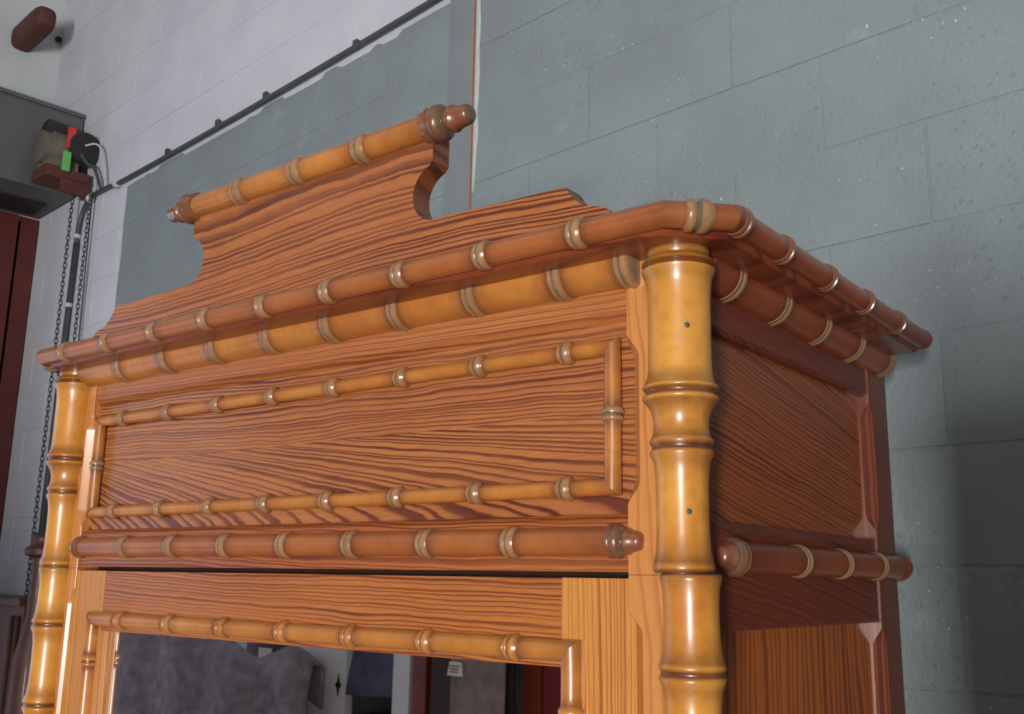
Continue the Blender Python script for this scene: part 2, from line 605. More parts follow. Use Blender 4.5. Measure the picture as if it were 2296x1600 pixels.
tag(loft('trim_4', secs, M['caulk']), 'pale caulk bead along the wall joint', kind='structure')

# left wall
tag(mk('wall_left', [WP(u, n, z) for u in (UL - 0.2, UL) for n in (-0.1, 5.9) for z in (1.12, 3.0)], BOXF, M['white_wall']),
    kind='structure')
box('wall_right', 3.25, 3.40, -5.1, 1.0, FLOOR, 3.0, M['white_wall'], bevel=0)['kind'] = 'structure'
fx0, fx1 = 2.70 - 0.62, 2.70 + 0.62
tag(mk('wall_front', [V(x, y, z) for y in (-4.95, -5.10) for x, z in ((-4.4, FLOOR), (fx0, FLOOR), (fx0, 0.60), (fx1, 0.60), (fx1, FLOOR), (3.3, FLOOR), (3.3, 3.0), (-4.4, 3.0))],
       [(0, 1, 2, 3, 4, 5, 6, 7), (15, 14, 13, 12, 11, 10, 9, 8)] + [(i, (i + 1) % 8, 8 + (i + 1) % 8, 8 + i) for i in range(8)], M['white_wall']), kind='structure')
box('ceiling', -4.4, 3.4, -5.1, 1.4, 2.99, 3.05, M['ceiling'], bevel=0)['kind'] = 'structure'

# ================================================================== WARDROBE
wd = empty('wardrobe', V(0.5, 0.27, FLOOR))
tag(wd, 'tall orange pine wardrobe with turned faux bamboo trim, mirror door and shaped pediment', 'wardrobe')

FY = 0.004            # front plane of the frame
BK = 0.545            # back of the carcass
ZB = 0.134            # underside of cornice board


# ---- posts
def post_prof():
    P = [(0.134, 0.0272, 0.9), (0.130, 0.0276, 0.5), (0.1275, 0.0268, 0.8), (0.126, 0.0285, 0.4), (0.1245, 0.0300, 0.6),
         (0.1225, 0.0318, 0.4), (0.1205, 0.0322, 0.9), (0.1190, 0.0298, 1.0), (0.1170, 0.0302, 1.0), (0.1155, 0.0322, 0.2),
         (0.1130, 0.0316, 0.3), (0.108, 0.0292, 0.35), (0.100, 0.0280, 0.1), (0.085, 0.0274, 0.0), (0.050, 0.0271, 0.0), (0.028, 0.0274, 0.05),
         (0.019, 0.0288, 0.55), (0.0135, 0.0312, 0.5), (0.0115, 0.0326, 0.1), (0.0095, 0.0318, 0.8), (0.0078, 0.0294, 1.0), (0.0050, 0.0296, 1.0),
         (0.0035, 0.0322, 0.4), (0.0015, 0.0326, 0.1), (-0.001, 0.0308, 0.6), (-0.007, 0.0262, 0.4), (-0.016, 0.0236, 0.1), (-0.024, 0.0235, 0.25),
         (-0.031, 0.0250, 0.6), (-0.0335, 0.0268, 0.2), (-0.036, 0.0272, 0.6), (-0.0385, 0.0252, 1.0), (-0.0415, 0.0252, 1.0), (-0.0435, 0.0270, 0.3),
         (-0.0460, 0.0268, 0.3), (-0.052, 0.0240, 0.35), (-0.064, 0.0224, 0.1), (-0.085, 0.0219, 0.0), (-0.110, 0.0220, 0.0), (-0.126, 0.0228, 0.3),
         (-0.134, 0.0245, 0.7), (-0.1385, 0.0256, 0.2), (-0.1410, 0.0254, 0.8), (-0.1428, 0.0236, 1.0), (-0.1440, 0.0240, 1.0), (-0.1455, 0.0256, 0.5),
         (-0.149, 0.0250, 0.4), (-0.156, 0.0234, 0.2), (-0.170, 0.0226, 0.0), (-0.190, 0.0229, 0.0), (-0.204, 0.0238, 0.3), (-0.213, 0.0256, 0.6)]
    seq = [-0.2217]
    z = -0.3275
    while z > FLOOR + 0.08:
        seq.append(z)
        z -= 0.105
    for c in seq:
        P += [(c + 0.0055, 0.0272, 0.1), (c + 0.003, 0.0270, 0.6), (c + 0.0015, 0.0254, 1.0), (c - 0.0015, 0.0254, 1.0), (c - 0.003, 0.0272, 0.4),
              (c - 0.0055, 0.0270, 0.2), (c - 0.012, 0.0242, 0.4), (c - 0.026, 0.0226, 0.05), (c - 0.05, 0.0222, 0.0), (c - 0.078, 0.0226, 0.05),
              (c - 0.092, 0.0240, 0.4)]
    P.append((FLOOR, 0.026, 0.4))
    return [(0.134 - z_, r, s) for z_, r, s in P]


PP = post_prof()
cut = 0.134 + 0.1434
upper_p = [p for p in PP if p[0] < cut] + [(cut, 0.0236, 1.0)]
lower_p = [(cut + 0.0002, 0.0238, 1.0)] + [p for p in PP if p[0] > cut + 0.0002]
for X, dx in ((0.010, 0.0), (1.0, 0.006)):
    lathe('post', upper_p, (X, 0, 0.134), (0, 0, -1), (1, 0, 0), M['amber'], wd, seg=48, auto=60)
    lathe('post', lower_p, (X + dx, 0, 0.134), (0, 0, -1), (1, 0, 0), M['amber'], wd, seg=48, auto=60)

# little filler plugs in the right post
for z in (0.061, -0.094):
    a = math.radians(-48)
    r = 0.0272 if z > 0 else 0.0219
    c = Vector((1.0 + r * math.cos(a), r * math.sin(a), z))
    d = Vector((math.cos(a), math.sin(a), 0))
    lathe('plug', [(-0.002, 0.0026, 0), (0.0002, 0.0025, 0), (0.0006, 0.0016, 0)], c, d, (0, 0, 1), M['cable'], wd, seg=10)


# ---- carcass
def chamfered(name, along, lo, hi, sect, stops, c, mat):
    """bar along 'z' or 'x' or 'y' whose edge chamfer c runs between stop pairs; sect(ch) -> 2d polygon as 3d builder"""
    ts = [lo]
    for (a, b_) in stops:
        for k in range(0, 9):
            ts.append(a + k * 0.024 / 8)
        for k in range(0, 9):
            ts.append(b_ - 0.024 + k * 0.024 / 8)
    ts.append(hi)
    ts = sorted(set(round(t, 6) for t in ts if lo <= t <= hi))

    def ch(t):
        v = 0.0
        for (a, b_) in stops:
            d = min(t - a, b_ - t)
            if d > 0:
                q = min(1.0, d / 0.024)
                v = max(v, c * q * q * (3 - 2 * q))
        return max(v, 0.0006)
    return loft(name, [sect(t, ch(t)) for t in ts], mat, wd, smooth=True, auto=35)


def st_r(t, c): return [V(0.945 + c, FY - 0.002, t), V(0.996, FY - 0.002, t), V(0.996, 0.045, t), V(0.945, 0.045, t), V(0.945, FY - 0.002 + c, t)]
def st_l(t, c): return [V(0.055 - c, FY - 0.002, t), V(0.004, FY - 0.002, t), V(0.004, 0.045, t), V(0.055, 0.045, t), V(0.055, FY - 0.002 + c, t)]


for sec in (st_r, st_l):
    chamfered('front_stile', 'z', -0.1446, ZB, sec, [(-0.088, 0.070)], 0.013, M['stile'])
    chamfered('front_stile', 'z', FLOOR + 0.06, -0.1450, sec, [(-1.55, -0.170)], 0.014, M['stile'])


def frz(t, c): return [V(t, FY, ZB), V(t, 0.03, ZB), V(t, 0.03, 0.0825), V(t, FY + 0.009, 0.0825), V(t, FY, 0.0905)]


loft('frieze_rail', [frz(0.055, 0), frz(0.945, 0)], M['frieze'], wd)
box('panel_board', 0.050, 0.950, 0.0135, 0.030, -0.0005, 0.088, M['panel_up'], wd, bevel=0.0004)
box('panel_board', 0.050, 0.950, 0.0135, 0.030, -0.098, -0.0005, M['panel_low'], wd, bevel=0.0004)


def lrl(t, c): return [V(t, FY - 0.001, -0.1425), V(t, 0.03, -0.1425), V(t, 0.03, -0.0925), V(t, FY + 0.006, -0.0925), V(t, FY - 0.001, -0.0985)]


loft('lower_rail', [lrl(0.055, 0), lrl(0.945, 0)], M['rail'], wd)

# sides (both, only the right one is seen)
for sx in (1, -1):
    def W2(x, y, z, sx=sx):
        return V(0.5 + sx * (x - 0.5), y, z)
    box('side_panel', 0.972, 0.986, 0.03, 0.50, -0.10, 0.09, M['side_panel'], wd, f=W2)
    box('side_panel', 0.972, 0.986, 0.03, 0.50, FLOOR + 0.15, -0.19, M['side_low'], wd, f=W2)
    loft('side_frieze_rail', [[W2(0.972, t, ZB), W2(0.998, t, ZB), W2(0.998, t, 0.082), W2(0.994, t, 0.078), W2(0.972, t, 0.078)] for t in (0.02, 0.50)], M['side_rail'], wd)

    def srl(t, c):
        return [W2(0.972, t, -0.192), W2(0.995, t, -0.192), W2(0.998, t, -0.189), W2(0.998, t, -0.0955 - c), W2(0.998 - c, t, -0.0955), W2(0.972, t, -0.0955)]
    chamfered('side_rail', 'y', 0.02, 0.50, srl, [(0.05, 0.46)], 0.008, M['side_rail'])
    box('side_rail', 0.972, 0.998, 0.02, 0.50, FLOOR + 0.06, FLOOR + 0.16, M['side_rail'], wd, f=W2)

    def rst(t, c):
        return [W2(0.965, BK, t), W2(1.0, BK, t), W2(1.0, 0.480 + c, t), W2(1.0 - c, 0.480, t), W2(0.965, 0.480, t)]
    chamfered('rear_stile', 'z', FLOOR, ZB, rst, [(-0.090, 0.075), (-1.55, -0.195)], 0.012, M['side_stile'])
box('back_board', 0.01, 0.99, BK - 0.02, BK - 0.004, FLOOR + 0.06, ZB, M['void'], wd)
box('base_board', 0.02, 0.98, 0.03, BK - 0.02, FLOOR + 0.06, FLOOR + 0.09, M['void'], wd)
box('inner_shelf', 0.05, 0.95, 0.034, BK - 0.02, -0.150, -0.130, M['void'], wd)
loft('plinth_rail', [[V(t, FY, FLOOR + 0.06), V(t, 0.03, FLOOR + 0.06), V(t, 0.03, FLOOR + 0.17), V(t, FY, FLOOR + 0.165)] for t in (0.055, 0.945)], M['rail'], wd)

# ---- cornice
CY, CXR, CXL = -0.0585, 1.060, -0.022
CT = 0.040            # size of the canted corners
cz, cr_ = 0.1475, 0.0114
poly = [(CXL + CT, CY), (CXR - CT, CY), (CXR, CY + CT), (CXR, 0.512), (CXL, 0.512), (CXL, CY + CT)]


def shrink(p, d):
    cx, cy = 0.5, 0.24
    return (p[0] - d * (1 if p[0] > cx else -1), p[1] + (d if p[1] < cy else 0))


loft('cornice_board', [[V(*shrink(p, 0.010), 0.1335) for p in poly], [V(*shrink(p, 0.006), 0.1360) for p in poly],
                       [V(*shrink(p, 0.004), 0.1385) for p in poly], [V(*shrink(p, 0.004), 0.1575) for p in poly],
                       [V(*shrink(p, 0.008), 0.1590) for p in poly]], M['cornice_board'], wd)
nodes_front = [0.5068 + (i - 4) * 0.1070 for i in range(9)]
k22 = math.tan(math.radians(22.5))
rod('cornice_bamboo', (0, CY, cz), (1, 0, 0), (0, -1, 0), CXL + CT, CXR - CT, cr_, nodes_front, M['brown'], M['ring'], wd,
    m0=Vector((0, k22, 0)), m1=Vector((0, -k22, 0)), rw=0.95)
# canted corner pieces: right and left
cl = CT * math.sqrt(2)
s2 = math.sqrt(0.5)
# at the first end the rod in front of us turns by 45 degrees
for (bx, by, dx, dy) in ((CXR - CT, CY, s2, s2), (CXL + CT, CY, -s2, s2)):
    outv = Vector((dy, -dx, 0)) if dx > 0 else Vector((-dy, dx, 0))
    rod('corner_bamboo', (bx, by, cz), (dx, dy, 0), outv, 0, cl, cr_, [cl * 0.5], M['brown'], M['ring'], wd,
        m0=outv * -k22, m1=outv * k22, rw=1.5, big=1.3)
nodes_side = [-0.006, 0.0832, 0.190, 0.2968, 0.4036]
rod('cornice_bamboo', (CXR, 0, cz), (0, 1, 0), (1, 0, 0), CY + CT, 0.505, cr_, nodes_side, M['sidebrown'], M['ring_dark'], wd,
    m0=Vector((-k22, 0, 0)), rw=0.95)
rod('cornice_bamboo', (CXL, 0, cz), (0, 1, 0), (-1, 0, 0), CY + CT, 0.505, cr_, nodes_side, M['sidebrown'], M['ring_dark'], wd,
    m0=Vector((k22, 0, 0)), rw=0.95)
for X in (CXR, CXL):
    lathe('bamboo_end_cap', [(0, cr_, 0.3), (0.0015, cr_ * 1.1, 0.2), (0.006, cr_ * 1.1, 0.2), (0.009, cr_ * 0.85, 0.4), (0.0105, cr_ * 0.4, 0.5)],
          (X, 0.503, cz), (0, 1, 0), (1, 0, 0), M['sidebrown'], wd, seg=26)

# ---- bed mould (quarter round bamboo under the cornice)
BR = 0.0228
bed_nodes = [0.5066 + (i - 3.5) * 0.1061 for i in range(8)]
e_front = (0, -1, 0)
# axis x, e1=-y -> e2 = x cross -y = -z : angles 0..90 sweep front to down
rod('bed_mould', (0, FY, ZB), (1, 0, 0), e_front, 0.036, 0.958, BR, bed_nodes + [0.9515], M['orange'], M['ring'], wd,
    a0=0.0, a1=math.pi / 2, seg=14, rw=1.0, big=0.50)
sbed_nodes = [0.0888 + i * 0.1077 for i in range(5)]
# axis -y, e1=+x -> e2 = -y cross x = z ; use axis +y, e1=+x -> e2 = y cross x = -z
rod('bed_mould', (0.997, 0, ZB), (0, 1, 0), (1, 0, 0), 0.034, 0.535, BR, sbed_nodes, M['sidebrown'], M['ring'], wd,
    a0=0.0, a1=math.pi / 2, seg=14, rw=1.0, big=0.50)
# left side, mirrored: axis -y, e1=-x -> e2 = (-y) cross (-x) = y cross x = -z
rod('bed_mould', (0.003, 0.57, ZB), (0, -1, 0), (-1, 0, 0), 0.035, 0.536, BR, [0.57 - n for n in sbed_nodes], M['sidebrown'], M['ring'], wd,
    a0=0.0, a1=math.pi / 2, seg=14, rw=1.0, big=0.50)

# ---- bamboo frame on the panel
pr = 0.0076
PY = 0.0075
XA, XB, ZA, ZC = 0.072, 0.9275, -0.0685, 0.0592
pn = [0.5014 + (i - 3.5) * 0.1073 for i in range(8)]
for z, sg in ((ZC, 1), (ZA, -1)):
    rod('panel_bamboo', (0, PY, z), (1, 0, 0), (0, -1, 0), XA, XB, pr, pn, M['orange'], M['ring'], wd,
        m0=Vector((0, 0, -sg)), m1=Vector((0, 0, sg)), rw=0.95, big=1.9, seg=20)
for x, sg in ((XB, 1), (XA, -1)):
    rod('panel_bamboo', (x, PY - 0.0012, 0), (0, 0, 1), (0, -1, 0), ZA, ZC, pr * 1.02, [-0.0030], M['orange'], M['ring'], wd,
        m0=Vector((-sg, 0, 0)), m1=Vector((sg, 0, 0)), rw=0.85, big=1.4, seg=20)


# ---- half bamboo on the lower rail, with turned finials
def finial(t, r, d):
    """turned end beads growing in direction d from t"""
    pts = [(-0.006, r * 0.98, 0.5), (-0.004, r * 1.18, 0.1), (-0.001, r * 1.20, 0.1), (0.0008, r * 1.08, 1.0), (0.0022, r * 1.08, 1.0),
           (0.0040, r * 1.20, 0.2), (0.0075, r * 1.22, 0.5), (0.0115, r * 1.02, 0.9), (0.0138, r * 0.78, 1.0), (0.0150, r * 0.80, 0.8), (0.0165, r * 0.92, 0.1),
           (0.0190, r * 0.92, 0.3), (0.0225, r * 0.74, 0.3), (0.0290, r * 0.66, 0.2), (0.0320, r * 0.58, 0.2), (0.0340, r * 0.40, 0.2), (0.0348, r * 0.15, 0.2)]
    return [(t + d * a * 0.84, b_, s) for a, b_, s in (pts if d > 0 else pts[::-1])]


lr = 0.0127
ln = [0.4989 + (i - 3) * 0.1077 for i in range(7)]
lo_ = rod('rail_bamboo', (0, FY - 0.003, -0.1165), (1, 0, 0), (0, -1, 0), 0.067, 0.933, lr, ln, M['brown'], M['ring'], wd, rw=0.95, big=0.8)
lathe('finial', finial(0.9325, lr, 1), (0, FY - 0.003, -0.1165), (1, 0, 0), (0, -1, 0), M['ring_dark'], lo_, seg=26)
lathe('finial', finial(0.0675, lr, -1), (0, FY - 0.003, -0.1165), (1, 0, 0), (0, -1, 0), M['ring_dark'], lo_, seg=26)
sr = 0.0145
for X in (1.001, -0.001):
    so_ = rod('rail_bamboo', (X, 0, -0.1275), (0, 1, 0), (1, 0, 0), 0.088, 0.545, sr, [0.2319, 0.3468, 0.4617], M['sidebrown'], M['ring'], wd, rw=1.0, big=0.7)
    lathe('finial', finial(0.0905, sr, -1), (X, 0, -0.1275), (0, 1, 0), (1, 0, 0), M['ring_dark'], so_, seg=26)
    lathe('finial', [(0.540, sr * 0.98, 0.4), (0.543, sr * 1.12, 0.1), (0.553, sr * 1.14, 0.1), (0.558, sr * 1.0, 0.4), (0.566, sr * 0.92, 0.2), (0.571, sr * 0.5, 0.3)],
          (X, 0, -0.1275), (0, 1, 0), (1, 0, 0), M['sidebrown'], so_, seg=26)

# ---- mirror door
door = empty('door', V(0.5, 0.015, -0.9))
door.parent = wd
door.location = V(0.5, 0.015, -0.9) - WLOC[wd.name]
DT, DB = -0.1478, FLOOR + 0.175
MT = -0.2255
for (a, c) in ((0.0475, 0.1265), (0.8735, 0.9525)):
    box('door_stile', a, c, FY, 0.026, DB, DT, M['door_stile'], door, bevel=0.0012)
box('door_rail', 0.1265, 0.8735, FY + 0.0006, 0.026, MT, DT - 0.0004, M['door_rail'], door, bevel=0.001)
box('door_rail', 0.1265, 0.8735, FY + 0.0006, 0.026, DB, DB + 0.12, M['door_rail'], door, bevel=0.001)
MB = DB + 0.12
# bevelled looking-glass: flat field and four sloping borders in one sheet
xa, xb, bv = 0.1265, 0.8735, 0.008
yo, yi = 0.0172, 0.0162
vs = [V(xa, yo, MT), V(xb, yo, MT), V(xb, yo, MB), V(xa, yo, MB), V(xa + bv, yi, MT - bv * 0.0 - 0.0005), V(xb - bv, yi, MT - 0.0005),
      V(xb - bv, yi, MB + bv), V(xa + bv, yi, MB + bv)]
vs[4] = V(xa + bv, yi, MT)
vs[5] = V(xb - bv, yi, MT)
vs += [V(xa, 0.024, MT), V(xb, 0.024, MT), V(xb, 0.024, MB), V(xa, 0.024, MB)]
mk('mirror_glass', vs, [(4, 5, 6, 7), (0, 1, 5, 4), (1, 2, 6, 5), (2, 3, 7, 6), (3, 0, 4, 7), (8, 11, 10, 9), (0, 8, 9, 1), (1, 9, 10, 2), (2, 10, 11, 3), (3, 11, 8, 0)], M['mirror'], door)
dr_ = 0.0096
dn = [0.5015 + (i - 3) * 0.1073 for i in range(7)]
DXA, DXB, DZ = 0.1125, 0.8875, -0.2110
dyc = FY - 0.0015
rod('door_bamboo', (0, dyc, DZ), (1, 0, 0), (0, -1, 0), DXA, DXB, dr_, dn, M['orange'], M['ring'], door, rings=False, rw=0.9, big=1.1,
    m0=Vector((0, 0, -1)), m1=Vector((0, 0, 1)), seg=22)
vn = [-0.2640 - i * 0.107 for i in range(13) if -0.264 - i * 0.107 > MB]
for x, sg in ((DXB, 1), (DXA, -1)):
    rod('door_bamboo', (x, dyc - 0.001, 0), (0, 0, 1), (0, -1, 0), MB - 0.01, DZ, dr_, vn, M['orange'], M['ring'], door, rings=False, rw=0.9, big=1.1,
        m1=Vector((sg, 0, 0)), seg=22)

# ---- pediment
PYF, PYB = -0.014, 0.012
half = [(0.440, 0.1575), (0.4390, 0.1800), (0.4350, 0.1845), (0.4290, 0.1880), (0.4210, 0.1900), (0.4130, 0.1920), (0.4060, 0.1955), (0.3990, 0.2015), (0.3930, 0.2085), (0.3880, 0.2165)]
half += [(0.2150, 0.2205)]
ccx, ccz, crr = 0.2190, 0.2520, 0.0322
for i in range(15):
    a = math.radians(262 - i * (262 - 106) / 14)
    half.append((ccx + crr * math.cos(a), ccz + crr * math.sin(a)))
half += [(0.2120, 0.2860), (0.2140, 0.2875), (0.2140, 0.3180)]
out = [(0.5 + h_, z) for h_, z in half] + [(0.5 - h_, z) for h_, z in reversed(half)]
ped = mk('pediment_board', [V(x, PYF, z) for x, z in out] + [V(x, PYB, z) for x, z in out],
         [tuple(range(len(out))), tuple(range(2 * len(out) - 1, len(out) - 1, -1))] +
         [(i, (i + 1) % len(out), len(out) + (i + 1) % len(out), len(out) + i) for i in range(len(out))], M['pediment'], wd)
ped.data.materials.append(M['end_grain'])
for p in ped.data.polygons:
    p.material_index = 0 if len(p.vertices) > 8 else 1
br = 0.0148
bar = rod('pediment_bamboo', (0, -0.016, 0.3265), (1, 0, 0), (0, -1, 0), 0.285, 0.718, br, [0.3893, 0.5, 0.6107], M['orange'], M['ring'], wd, rw=1.3, big=0.9)


def big_finial(t, r, d):
    pts = [(-0.006, r * 0.98, 0.4), (-0.004, r * 1.26, 0.1), (0.003, r * 1.34, 0.1), (0.006, r * 1.16, 1.0), (0.008, r * 1.18, 0.9), (0.011, r * 1.36, 0.5),
           (0.016, r * 1.42, 0.4), (0.021, r * 1.30, 0.6), (0.025, r * 0.98, 0.9), (0.027, r * 0.74, 1.0), (0.030, r * 0.74, 0.9), (0.032, r * 0.96, 0.2), (0.036, r * 1.02, 0.1), (0.0385, r * 0.96, 0.3),
           (0.040, r * 0.84, 0.4), (0.050, r * 0.80, 0.2), (0.057, r * 0.74, 0.3), (0.0605, r * 0.58, 0.9), (0.062, r * 0.3, 1.0)]
    return [(t + d * a * 0.93, b_, s) for a, b_, s in (pts if d > 0 else pts[::-1])]


lathe('finial', big_finial(0.7120, br, 1), (0, -0.016, 0.3265), (1, 0, 0), (0, -1, 0), M['ring_dark'], bar, seg=32)
lathe('finial', big_finial(0.2930, br, -1), (0, -0.016, 0.3265), (1, 0, 0), (0, -1, 0), M['ring_dark'], bar, seg=32)


# ================================================================== LEFT BACKGROUND
def tube_data(pts, r, seg=10):
    vs, fs = [], []
    n = len(pts)
    for i, p in enumerate(pts):
        d = (pts[min(i + 1, n - 1)] - pts[max(i - 1, 0)]).normalized()
        a = d.orthogonal().normalized() if i == 0 else (prev - d * prev.dot(d)).normalized()
        prev = a
        b_ = d.cross(a)
        for j in range(seg):
            t = 2 * math.pi * j / seg
            vs.append(p + r * (math.cos(t) * a + math.sin(t) * b_))
    for i in range(n - 1):
        for j in range(seg):
            k = (j + 1) % seg
            fs.append((i * seg + j, i * seg + k, (i + 1) * seg + k, (i + 1) * seg + j))
    fs.append(tuple(range(seg)))
    fs.append(tuple((n - 1) * seg + j for j in range(seg)))
    return vs, fs


def tube(name, pts, r, mat, parent=None, seg=10):
    vs, fs = tube_data(pts, r, seg)
    return mk(name, vs, fs, mat, parent, smooth=True)


def smooth_path(pts, n=6):
    out_ = []
    for i in range(len(pts) - 1):
        p0, p1, p2, p3 = pts[max(i - 1, 0)], pts[i], pts[i + 1], pts[min(i + 2, len(pts) - 1)]
        for k in range(n):
            t = k / n
            out_.append(0.5 * ((2 * p1) + (p2 - p0) * t + (2 * p0 - 5 * p1 + 4 * p2 - p3) * t * t + (3 * p1 - p0 - 3 * p2 + p3) * t ** 3))
    out_.append(pts[-1])
    return out_


# conduit along the paint edge, bending down beside the shutter
cd = empty('conduit', WP(-1.8, 0.012, PB))
tag(cd, 'dark cable conduit running along the paint line and bending down beside the chains', 'conduit')
path = [WP(-1.016, 0.012, PB + 0.012), WP(-1.5, 0.012, PB + 0.004), WP(-2.1, 0.012, PB), WP(-2.58, 0.012, PB + 0.002), WP(-2.70, 0.014, PB + 0.008), WP(-2.80, 0.014, PB + 0.010),
        WP(-2.86, 0.014, PB - 0.010), WP(-2.895, 0.014, PB - 0.06), WP(-2.905, 0.014, PB - 0.15)]
tube('horizontal_run', smooth_path(path, 6), 0.0075, M['cable'], cd)
tube('drop_pipe', [WP(-2.905, 0.014, PB - 0.14), WP(-2.915, 0.014, 0.4), WP(-2.925, 0.014, -0.6)], 0.0105, M['cable'], cd)
for z in (0.98, 0.735, 0.48, 0.22, -0.05):
    lathe('pipe_clip', [(-0.008, 0.011, 0), (-0.006, 0.0135, 0), (0.006, 0.0135, 0), (0.008, 0.011, 0)], tuple(P0 + DR * (-2.908 - 0.0125 * (0.98 - z)) + NN * 0.014 + Vector((0, 0, z))), (0, 0, 1), (1, 0, 0), M['clip'], cd, seg=12)
for u in (-2.63, -2.83):
    lathe('pipe_clip', [(-0.010, 0.013, 0), (-0.008, 0.0145, 0), (0.008, 0.0145, 0), (0.010, 0.013, 0)], tuple(P0 + DR * u + NN * 0.013 + Vector((0, 0, PB + (0.004 if u > -2.7 else 0.004)))), tuple(DR), (0, 0, 1), M['clip'], cd, seg=12)
for u in (-1.35, -1.75, -2.0, -2.3):
    mk('saddle', [WP(u + a, n, PB + 0.006 + z) for a in (-0.008, 0.008) for n in (0, 0.012) for z in (0.006, 0.022)], BOXF, M['cable'], cd, bevel=0.001)

# roller shutter hood on the left wall
hd = empty('shutter_hood', WP(-3.12, 0.5, 1.13))
tag(hd, 'grey sheet steel roller shutter hood under the white left wall', 'shutter hood')
mk('casing', [WP(u, n, z) for u in (UL, -2.985) for n in (0.006, 3.3) for z in (1.145, 1.450)], BOXF, M['hood'], hd, bevel=0.003)
mk('casing_lip', [WP(u, n, z) for u in (-2.99, -2.975) for n in (0.006, 3.3) for z in (1.444, 1.458)], BOXF, M['hood'], hd, bevel=0.001)
mk('bottom_slot', [WP(u, n, z) for u in (-3.27, -3.12) for n in (0.05, 3.25) for z in (1.138, 1.146)], BOXF, M['black'], hd)

# red steel guide of the shutter
gd = empty('shutter_guide', WP(UL + 0.03, 0.07, FLOOR))
tag(gd, 'dark red steel shutter guide standing in the left corner', 'shutter guide')
mk('inner_flange', [WP(u, n, z) for u in (UL - 0.1, UL + 0.012) for n in (0.004, 0.066) for z in (FLOOR, 1.138)], BOXF, M['red_steel'], gd, bevel=0.002)
mk('web', [WP(u, n, z) for u in (UL - 0.1, UL - 0.02) for n in (0.066, 0.078) for z in (FLOOR, 1.138)], BOXF, M['black'], gd)
mk('outer_flange', [WP(u, n, z) for u in (UL - 0.1, UL + 0.02) for n in (0.078, 0.22) for z in (FLOOR, 1.138)], BOXF, M['red_steel'], gd, bevel=0.002)

# shutter motor on its rusty bracket
PM0 = P0 - DR * 0.048 + Vector((0, 0, 0.060))


def WPm(u, n, z): return WP(u - 0.048, n, z + 0.060)


mo = empty('shutter_motor', WPm(-2.84, 0.10, 1.12))
tag(mo, 'dusty shutter motor with red and green tags on a rusty bracket', 'motor')


def WQ(u, n, z): return WPm(u, n, z)


mk('bracket', [WPm(u, n, z) for u in (-2.918, -2.80) for n in (0.015, 0.165) for z in (1.088, 1.128)], BOXF, M['rust'], mo, bevel=0.003)
mk('bracket_plate', [WPm(u, n, z) for u in (-2.815, -2.80) for n in (0.012, 0.11) for z in (1.045, 1.10)], BOXF, M['rust'], mo, bevel=0.002)
pm = PM0 + DR * -2.865 + NN * 0.045
lathe('motor_body', [(0, 0.03, 0), (0.004, 0.060, 0), (0.02, 0.066, 0), (0.10, 0.066, 0), (0.104, 0.058, 0), (0.125, 0.056, 0), (0.130, 0.03, 0)], tuple(pm + Vector((0, 0, 1.205))), tuple(NN), (0, 0, 1), M['motor'], mo, seg=24)
mk('gearbox', [WPm(u, n, z) for u in (-2.91, -2.815) for n in (0.05, 0.155) for z in (1.128, 1.20)], BOXF, M['motor'], mo, bevel=0.006)
lathe('top_cover', [(0, 0.02, 0), (0.004, 0.046, 0), (0.08, 0.050, 0), (0.088, 0.04, 0), (0.09, 0.02, 0)], tuple(PM0 + DR * -2.87 + NN * 0.07 + Vector((0, 0, 1.262))), tuple(NN), (0, 0, 1), M['black'], mo, seg=20)
lathe('chain_wheel', [(0, 0.02, 0), (0.002, 0.055, 0), (0.010, 0.058, 0), (0.014, 0.046, 0), (0.022, 0.046, 0), (0.026, 0.058, 0), (0.034, 0.055, 0), (0.037, 0.018, 0)], tuple(PM0 + DR * -2.82 + NN * 0.045 + Vector((0, 0, 1.215))), tuple(DR), (0, 0, 1), M['black'], mo, seg=22)
mk('red_tag', [WPm(u, n, z) for u in (-2.80, -2.788) for n in (0.082, 0.108) for z in (1.20, 1.275)], BOXF, M['redp'], mo, bevel=0.003)
mk('green_tag', [WPm(u, n, z) for u in (-2.80, -2.788) for n in (0.090, 0.116) for z in (1.115, 1.185)], BOXF, M['greenp'], mo, bevel=0.003)
tube('loop_cable', smooth_path([WPm(-2.79, 0.06, 1.19), WPm(-2.76, 0.045, 1.15), WPm(-2.735, 0.03, 1.13), WPm(-2.69, 0.02, PB - 0.046)], 6), 0.006, M['cable'], mo)
tube('loop_cable', smooth_path([WPm(-2.80, 0.055, 1.22), WPm(-2.74, 0.03, 1.22), WPm(-2.70, 0.02, 1.17), WPm(-2.66, 0.016, PB - 0.046)], 6), 0.004, M['clip'], mo)
tube('short_cable', [WPm(-2.845, 0.035, 1.17), WPm(-2.845, 0.03, 1.13), WPm(-2.835, 0.02, PB - 0.05)], 0.008, M['cable'], mo)


